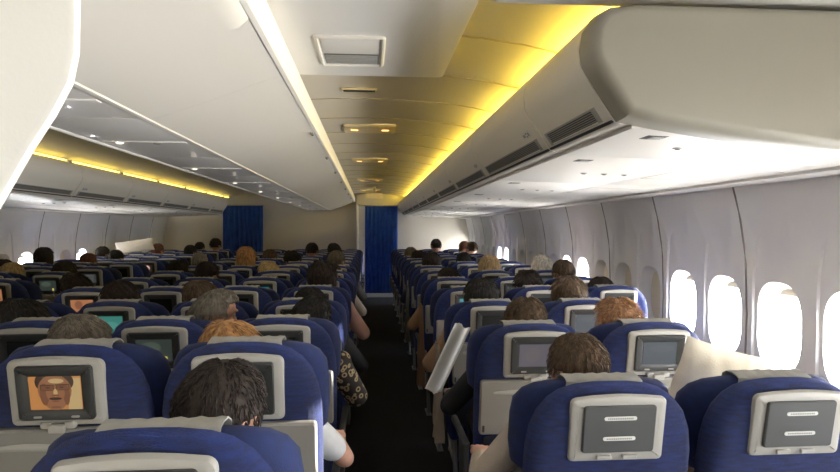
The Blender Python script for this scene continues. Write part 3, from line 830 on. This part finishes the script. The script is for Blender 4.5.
def hair_mesh(style, R, seed):
    """cap of hair shaped over the skull, with locks"""
    rnd = random.Random(seed)
    bm = bmesh.new()
    g = bmesh.ops.create_icosphere(bm, subdivisions=5, radius=1)
    dead = []
    for v in bm.verts:
        d = v.co.normalized()
        az = math.atan2(d.x, -d.y)           # 0 at the back
        lock = noise.noise(Vector((d.x*7, d.y*7, d.z*2.2+seed*3)))*.5 + .5*noise.noise(Vector((math.sin(az)*13, math.cos(az)*13, d.z*3+seed)))
        tuft = noise.noise(Vector((d.x*22+seed, d.y*22, d.z*9)))
        base = Vector((.079*d.x, -.008+.099*d.y, .030+.089*d.z))
        if style == 'short': th = .013 + .007*lock + .004*tuft
        elif style == 'spiky': th = .015 + .009*lock + .007*tuft
        elif style == 'bob': th = .022 + .009*lock + .003*tuft
        elif style == 'thin': th = .006 + .003*lock
        else: th = .020 + .010*lock + .005*tuft
        p = base + d*th
        if style in ('bob','long') and d.z < .05:
            low = (.05-d.z)
            drop = .10 if style == 'bob' else .17
            p.z -= low*drop
            p.x *= 1+low*.12; p.y = p.y*(1+low*.05) if p.y < 0 else p.y
            if d.y < 0: p.y = max(p.y, -.108)
        # hairline: the face stays clear, and the nape is trimmed
        line = {'short':-.42,'spiky':-.40,'thin':-.40,'bob':-.95,'long':-1.1,'crop':-.4}.get(style, -.4)
        front = d.y > .18
        if front and d.z < (.42 - .9*(1-d.y)*0 + .15*(d.y-.5)): dead.append(v)
        elif d.z < line: dead.append(v)
        elif style in ('short','spiky','thin') and abs(d.x) > .75 and d.z < -.08: dead.append(v)
        v.co = p
    inner = []
    bmesh.ops.delete(bm, geom=dead, context='VERTS')
    bmesh.ops.solidify(bm, geom=bm.faces[:], thickness=.009)
    # loose locks lying over the cap
    nl = {'short':900,'spiky':700,'bob':300,'thin':120,'long':320}.get(style, 300)
    for i in range(nl):
        az = rnd.uniform(-2.4, 2.4); el = rnd.uniform(-.30, 1.45)
        d = Vector((math.sin(az)*math.cos(el), -math.cos(az)*math.cos(el), math.sin(el)))
        if d.y > .2 and d.z < .5: continue
        th = {'short':.017,'spiky':.022,'bob':.027,'thin':.007,'long':.025}[style]
        p = Vector((.079*d.x, -.008+.099*d.y, .030+.089*d.z)) + d*th*rnd.uniform(.8,1.0)
        down = Vector((0,0,-1)) - d*(-d.z); down = down.normalized() if down.length > .1 else Vector((1,0,0))
        down = (down + Vector((rnd.uniform(-.4,.4), rnd.uniform(-.4,.4), rnd.uniform(-.1,.1)))*(1.4 if style == 'spiky' else .6)).normalized()
        ln = {'short':.022,'spiky':.026,'bob':.05,'thin':.014,'long':.06}[style]*rnd.uniform(.6,1.2)
        out = {'spiky':.35,'short':.04}.get(style, .02)
        q = p + down*ln + d*ln*out - d*(0 if style in ('spiky',) else ln*ln*3)
        if style == 'bob' and q.z < -.09: continue
        tube(bm, [p-d*.003, (p+q)/2+d*.002, q], [.0017,.0016,.0004] if style in ('short','spiky') else [.0026,.0022,.0006], 4)
    me = bpy.data.meshes.new('hair'); bm.normal_update(); bm.to_mesh(me); bm.free()
    me.transform(Matrix.Translation(HC) @ R.to_4x4())
    return me
def hmat(name, c): return mat('hair_'+name, c, .75, var=.45, vscale=60, stretch=(1,1,.25), bump=.5, bscale=260)
HAIR = {'black':hmat('black',(.012,.010,.009)), 'dark brown':hmat('dark_brown',(.020,.011,.007)), 'brown':hmat('brown',(.085,.052,.028)), 'grey-brown':hmat('grey_brown',(.15,.125,.095)),
        'grey':hmat('grey',(.16,.14,.11)), 'ginger':hmat('ginger',(.42,.22,.085)), 'blonde':hmat('blonde',(.50,.36,.18)), 'white':hmat('white',(.70,.66,.58)), 'reddish':hmat('reddish',(.14,.055,.03)), 'auburn':hmat('auburn',(.33,.18,.09))}
def cl(name, c): return mat('cloth_'+name.replace(' ','_'), c, .9, bump=.5, bscale=180, var=.12, vscale=10)
CLO = {'black':cl('black',(.012,.012,.014)), 'navy':cl('navy',(.02,.025,.05)), 'white':cl('white',(.78,.78,.78)), 'cream':cl('cream',(.42,.36,.29)), 'grey':cl('grey',(.12,.12,.12)), 'tan':cl('tan',(.34,.21,.13)), 'pink':cl('pink',(.45,.27,.23)), 'brown':cl('brown',(.09,.05,.03)), 'red':cl('dull_red',(.16,.03,.03))}
def patterned():
    m = mat('cloth_patterned', (.03,.025,.02), .9)
    N = m.node_tree.nodes; L = m.node_tree.links; tc = N.new('ShaderNodeTexCoord'); v = N.new('ShaderNodeTexVoronoi'); v.inputs['Scale'].default_value = 34
    r = N.new('ShaderNodeValToRGB'); e = r.color_ramp.elements; e[0].position = .18; e[0].color = (.015,.012,.01,1); e[1].position = .62; e[1].color = (.02,.016,.012,1)
    for pos, c in ((.30,(.40,.30,.17)),(.42,(.36,.27,.15)),(.48,(.02,.015,.012))):
        x = r.color_ramp.elements.new(pos); x.color = (*c,1)
    L.new(tc.outputs['Object'], v.inputs['Vector']); L.new(v.outputs['Distance'], r.inputs[0]); L.new(r.outputs[0], N['Principled BSDF'].inputs['Base Color'])
    return m
CLO['patterned'] = patterned()
R0 = head_rot(0); R1 = head_rot(math.radians(-50)); R2 = head_rot(math.radians(12), math.radians(-12))
body = {}
for pose, R in (('rest',R0),('arm',R0),('arm_left',R0)):
    J, me = build_person(pose, R); body[pose] = (me, *cloth_meshes(J, pose))
J, me = build_person('rest', R1); body['turned'] = (me, *body['rest'][1:])
hairs = {}
def get_hair(style, var, turned):
    k = (style, var, turned)
    if k not in hairs: hairs[k] = hair_mesh(style, R1 if turned else R0, var)
    return hairs[k]
SHEARED = {}
def shear(me, k):
    key = (me.name, round(k,3))
    if key not in SHEARED:
        c = me.copy()
        for v in c.vertices:
            if v.co.z > .62: v.co.x += k*(v.co.z-.62)/.47
        SHEARED[key] = c
    return SHEARED[key]
def put(name, me, m, parent):
    if not len(me.materials): me.materials.append(m)
    o = bpy.data.objects.new(name, me); C.objects.link(o); o.parent = parent
    o.material_slots[0].link = 'OBJECT'; o.material_slots[0].material = m
    return o
for k, t in body.items():
    for me in t: me.polygons.foreach_set('use_smooth', [True]*len(me.polygons))
eye_bm = bmesh.new(); bmesh.ops.create_uvsphere(eye_bm, u_segments=12, v_segments=8, radius=.0125)
eye_me = bpy.data.meshes.new('eye'); eye_bm.to_mesh(eye_me); eye_bm.free()
SEATN = {'a':'right block aisle seat','b':'right block middle seat','c':'right block window seat','d':'centre block right aisle seat','e':'centre block right inner seat','f':'centre block left inner seat','g':'centre block left aisle seat','h':'left block aisle seat','i':'left block middle seat','k':'left block window seat'}
HDESC = {'short':'short','spiky':'tousled','bob':'chin-length','thin':'thinning','long':'long'}
def person(letter, row, hair='dark brown', style='short', top='navy', dx=0, dy=0, s=1.0, rz=0, pose='rest', short=False, var=1, legs='black', extra=''):
    bk, c = COLI[letter]; bd = blocks[bk]
    lean = dx if abs(dx) > .03 else 0
    x = bd['cols'][c]+dx-lean; y = bd['rows'][row-1]+dy
    root = empty('person', (x, y, 0), math.radians(rz)); root.scale = (1, 1, s)
    tag(root, 'person with %s %s hair%s, %s, %s row ahead' % (HDESC[style], hair, extra, SEATN[letter], ordn[row-1]), 'person', 'seated passengers')
    me, lg, st, tr, sh = body[pose]
    if lean: me, lg, st = shear(me, lean), shear(lg, lean), shear(st, lean)
    b = put('body', me, M_skin, root)
    put('short_sleeved_top' if short else 'long_sleeved_top', st if short else lg, CLO[top], root)
    put('trousers', tr, CLO[legs], root); put('shoes', sh, M_dark, root)
    turned = pose == 'turned'; R = R1 if turned else R0
    hm = get_hair(style, var, turned)
    h = put('hair', shear(hm, lean) if lean else hm, HAIR[hair], root); h.data.polygons.foreach_set('use_smooth', [True]*len(h.data.polygons))
    for sx in (-1,1):
        e = put('eye', eye_me, M_eye, root); e.location = HC + R @ Vector((sx*.033,.078,.014)) + Vector((lean*1.0,0,0))
    return root
EPL = [
 # right block
 ('a',1,dict(hair='brown',style='short',top='cream',dx=.01,dy=.02,s=.955,pose='arm_left',var=1)),
 ('a',2,dict(hair='brown',style='short',top='black',dx=.036,s=.98,pose='arm_left',var=3)),
 ('b',2,dict(hair='auburn',style='spiky',top='brown',dx=-.032,s=.97,var=2)),
 ('a',3,dict(hair='black',style='bob',top='tan',dx=-.01,s=.995,pose='arm_left',var=1)),
 ('b',3,dict(hair='brown',style='bob',top='grey',dx=.0,s=1.0,var=2)),
 ('b',4,dict(hair='dark brown',style='spiky',top='navy',dx=-.03,dy=.02,s=.985,var=3)),
 ('c',4,dict(hair='dark brown',style='short',top='black',s=.95,var=1)),
 ('a',5,dict(hair='dark brown',style='short',top='tan',pose='arm_left',s=.97,var=2)),
 ('c',5,dict(hair='brown',style='short',top='brown',dx=-.02,s=1.02,var=3)),
 ('c',6,dict(hair='white',style='bob',top='cream',dx=.02,s=1.02,var=1)),
 ('b',6,dict(hair='blonde',style='bob',top='cream',dx=.0,s=1.02,var=3)),
 ('a',7,dict(hair='dark brown',style='bob',top='navy',dx=.02,s=1.02,pose='arm_left',var=2)),
 ('b',8,dict(hair='black',style='short',top='grey',s=1.0,var=1)),
 ('a',9,dict(hair='dark brown',style='short',top='black',s=1.0,var=3)),
 ('a',10,dict(hair='grey-brown',style='short',top='black',dx=-.04,s=1.02,var=3)),
 ('b',12,dict(hair='dark brown',style='short',top='black',s=1.10,var=1)),
 ('c',11,dict(hair='brown',style='short',top='black',s=1.07,var=2)),
 ('c',12,dict(hair='reddish',style='bob',top='black',s=1.06,var=2)),
 # centre block
 ('d',1,dict(hair='dark brown',style='short',top='navy',dx=.05,s=1.0,var=4)),
 ('d',2,dict(hair='ginger',style='bob',top='white',dx=-.08,dy=.012,s=.97,pose='arm',short=True,var=4)),
 ('e',2,dict(hair='grey-brown',style='short',top='navy',dx=-.07,s=1.0,var=5)),
 ('f',3,dict(hair='black',style='bob',top='black',dx=-.16,s=.97,var=4)),
 ('e',3,dict(hair='grey',style='short',top='navy',dx=.15,s=1.005,pose='turned',var=2)),
 ('d',3,dict(hair='black',style='short',top='patterned',dx=.09,s=.975,pose='arm',var=2)),
 ('e',4,dict(hair='brown',style='bob',top='brown',dx=-.10,s=1.01,var=1)),
 ('f',4,dict(hair='dark brown',style='bob',top='black',dx=-.06,s=1.01,var=2)),
 ('d',4,dict(hair='black',style='short',top='black',dx=.02,s=.95,pose='arm',var=3)),
 ('d',5,dict(hair='dark brown',style='bob',top='pink',dx=.03,s=1.04,pose='arm',var=4)),
 ('g',5,dict(hair='dark brown',style='bob',top='black',dx=-.16,s=1.0,var=3)),
 ('f',6,dict(hair='dark brown',style='short',top='black',s=1.04,var=1)),
 ('e',7,dict(hair='blonde',style='bob',top='cream',dx=-.10,s=1.0,var=2)),
 ('g',7,dict(hair='dark brown',style='spiky',top='black',dy=.03,s=1.01,var=1)),
 ('g',8,dict(hair='grey',style='thin',top='grey',s=1.06,var=2)),
 ('f',8,dict(hair='ginger',style='bob',top='brown',s=1.10,var=1)),
 ('d',8,dict(hair='grey-brown',style='short',top='grey',s=1.04,pose='arm',var=1)),
 ('e',9,dict(hair='black',style='spiky',top='black',dx=-.08,s=1.04,var=1)),
 ('d',7,dict(hair='dark brown',style='short',top='cream',s=.96,pose='arm',var=2)),
 ('d',10,dict(hair='black',style='short',top='black',dx=-.1,s=1.08,var=2)),
 ('e',11,dict(hair='dark brown',style='short',top='black',s=1.10,var=3)),
 ('f',10,dict(hair='brown',style='short',top='black',s=1.04,var=3)),
 ('g',11,dict(hair='black',style='short',top='black',s=1.04,var=2)),
 # left block
 ('h',3,dict(hair='dark brown',style='bob',top='black',dx=-.01,s=.98,var=1)),
 ('i',3,dict(hair='blonde',style='bob',top='cream',dx=.02,s=.97,var=3)),
 ('k',4,dict(hair='dark brown',style='short',top='black',s=1.0,var=1)),
 ('i',5,dict(hair='reddish',style='short',top='brown',s=1.03,var=2)),
 ('k',5,dict(hair='dark brown',style='bob',top='black',s=1.08,var=2)),
 ('i',6,dict(hair='black',style='short',top='black',s=1.04,var=3)),
 ('k',7,dict(hair='dark brown',style='short',top='black',s=1.06,var=3)),
 ('i',8,dict(hair='reddish',style='short',top='brown',s=1.08,var=1)),
 ('h',8,dict(hair='black',style='short',top='black',s=1.06,var=2)),
 ('h',10,dict(hair='dark brown',style='spiky',top='black',s=1.12,var=1)),
 ('i',11,dict(hair='black',style='short',top='black',s=1.06,var=3)),
]
for l, r, kw in EPL:
    if (l in 'efghik' and r >= 4): kw['s'] = kw.get('s',1)-.028
    person(l, r, **kw)

# ------------------------------------------------------------------ loose things
def pillow(loc, rot, size, lab, m=M_pil, name='pillow', cat='pillow'):
    bm = bmesh.new(); n = 22; W, Hh, D = size
    def P_(i, j, s):
        u, v = -1+2*i/n, -1+2*j/n
        e = (max(0,1-abs(u)**3)*max(0,1-abs(v)**3))**.5
        pin = 1+.05*(abs(u)*abs(v))**2
        wr = .006*noise.noise(Vector((u*3,v*3,s)))
        return Vector((u*W/2*pin, s*(D/2*e)+wr, v*Hh/2*pin))
    for s in (1,-1):
        g = [[bm.verts.new(P_(i,j,s)) for j in range(n+1)] for i in range(n+1)]
        for i in range(n):
            for j in range(n): bm.faces.new((g[i][j], g[i+1][j], g[i+1][j+1], g[i][j+1]))
    bmesh.ops.remove_doubles(bm, verts=bm.verts, dist=.0005)
    o = obj(name, bm, m, smooth=70); o.location = loc; o.rotation_euler = rot
    tag(o, lab, cat); return o
pillow((1.10,1.85,.955), (math.radians(10),math.radians(16),math.radians(4)), (.30,.34,.09), 'cream pillow propped upright between two seats near the bright windows')
pillow((-3.62,9.60,1.25), (math.radians(10),math.radians(-8),math.radians(10)), (.52,.18,.08), 'pale pillow lying high on distant seats before the left windows')
bm = bmesh.new(); add_box(bm, (.99,1.80,.418), (1.33,2.10,.725), .07, 4)
bag = obj('travel_bag', bm, CLO['brown'], smooth=60); tag(bag, 'brown soft travel bag on the empty seat under the propped cream pillow', 'bag')
bm = bmesh.new(); tube(bm, [(1.08,2.02,.715),(1.06,2.02,.735),(1.16,2.03,.745),(1.24,2.02,.735),(1.24,2.02,.715)], .010, 8); obj('strap', bm, M_dark, bag)
bm = bmesh.new(); tube(bm, [(1.05,1.95,.727),(1.16,1.95,.728),(1.27,1.95,.727)], .004, 6); obj('zipper', bm, M_silver, bag)
# newspaper held in the aisle side of the third row
bm = bmesh.new(); pages = [(0,0),(.012,.004),(.02,.012)]
for k in range(3):
    vs = [[bm.verts.new(((i/8-.5)*.085 + .008*k, .004*k + .012*math.sin(i*.9+k), (j/10-.5)*.36 + .006*k*math.sin(i))) for j in range(11)] for i in range(9)]
    for i in range(8):
        for j in range(10): bm.faces.new((vs[i][j], vs[i+1][j], vs[i+1][j+1], vs[i][j+1]))
bmesh.ops.solidify(bm, geom=bm.faces[:], thickness=.0012)
npaper = obj('newspaper', bm, M_paper, smooth=60); npaper.location = (.385, 3.0, .85); npaper.rotation_euler = (math.radians(8), math.radians(24), math.radians(20))
tag(npaper, 'folded white newspaper held out beside the right aisle seat', 'newspaper')
def drape(name, x, y, z0, z1, w, m, lab, cat, seed=0):
    """cloth hanging down beside an armrest"""
    bm = bmesh.new(); n, k = 16, 18; g = []
    for i in range(n+1):
        u = i/n
        col = []
        for j in range(k+1):
            t = j/k
            wd = w*(.55+.6*t-.25*t*t)
            col.append(bm.verts.new((x + .018*math.sin(u*14+seed)*(.3+t) + .012*noise.noise(Vector((u*4,t*4,seed))), y + (u-.5)*wd, z1+(z0-z1)*t + .02*math.sin(u*6+seed)*t)))
        g.append(col)
    for i in range(n):
        for j in range(k): bm.faces.new((g[i][j], g[i+1][j], g[i+1][j+1], g[i][j+1]))
    bmesh.ops.solidify(bm, geom=bm.faces[:], thickness=.006)
    o = obj(name, bm, m, smooth=70); tag(o, lab, cat); return o
drape('jacket', .372, 4.40, .36, .96, .42, CLO['tan'], 'tan jacket hanging beside the right aisle seat, fourth row ahead', 'jacket', 1)
drape('shawl', .355, 3.16, .40, .90, .34, CLO['cream'], 'beige shawl hanging beside the right aisle seat, third row ahead', 'shawl', 2)
drape('jacket', .366, 5.80, .45, .95, .40, CLO['grey'], 'grey jacket hanging beside the right aisle seat, sixth row ahead', 'jacket', 3)

# ------------------------------------------------------------------ light and camera
w = bpy.data.worlds.new('outside'); bpy.context.scene.world = w; w.use_nodes = True
N = w.node_tree.nodes; L = w.node_tree.links
bg = N['Background']; bg.inputs['Strength'].default_value = 48
tc = N.new('ShaderNodeTexCoord'); sp = N.new('ShaderNodeSeparateXYZ'); rr = N.new('ShaderNodeValToRGB')
mr = N.new('ShaderNodeMapRange'); mr.inputs['From Min'].default_value = -1; mr.inputs['From Max'].default_value = 1
L.new(tc.outputs['Generated'], sp.inputs[0]); L.new(sp.outputs['Z'], mr.inputs['Value']); L.new(mr.outputs[0], rr.inputs[0])
e = rr.color_ramp.elements; e[0].position = .35; e[0].color = (.95,.93,.90,1); e[1].position = .75; e[1].color = (.62,.76,1,1)
x = rr.color_ramp.elements.new(.5); x.color = (1,.99,.97,1)
L.new(rr.outputs[0], bg.inputs['Color'])
sun = bpy.data.lights.new('sun', 'SUN'); sun.energy = 30; sun.angle = math.radians(1); sun.color = (1,.93,.82)
so = bpy.data.objects.new('sun', sun); C.objects.link(so)
so.rotation_euler = Vector((-1,-.30,-.06)).to_track_quat('-Z','Y').to_euler()
cam = bpy.data.cameras.new('camera'); co = bpy.data.objects.new('camera', cam); C.objects.link(co)
cam.sensor_width = 36; cam.lens = 36*600/840; cam.clip_start = .02
co.location = (0,0,CAM_Z)
yaw = math.atan(50/600); pitch = math.atan(6/600)
co.rotation_euler = (math.radians(90)-pitch, 0, -yaw)
bpy.context.scene.camera = co
vs_ = bpy.context.scene.view_settings
vs_.view_transform = 'Standard'; vs_.look = 'None'; vs_.gamma = 1; vs_.use_curve_mapping = False; vs_.exposure = .55
cy = bpy.context.scene.cycles
cy.max_bounces = 10; cy.diffuse_bounces = 6; cy.sample_clamp_indirect = 8
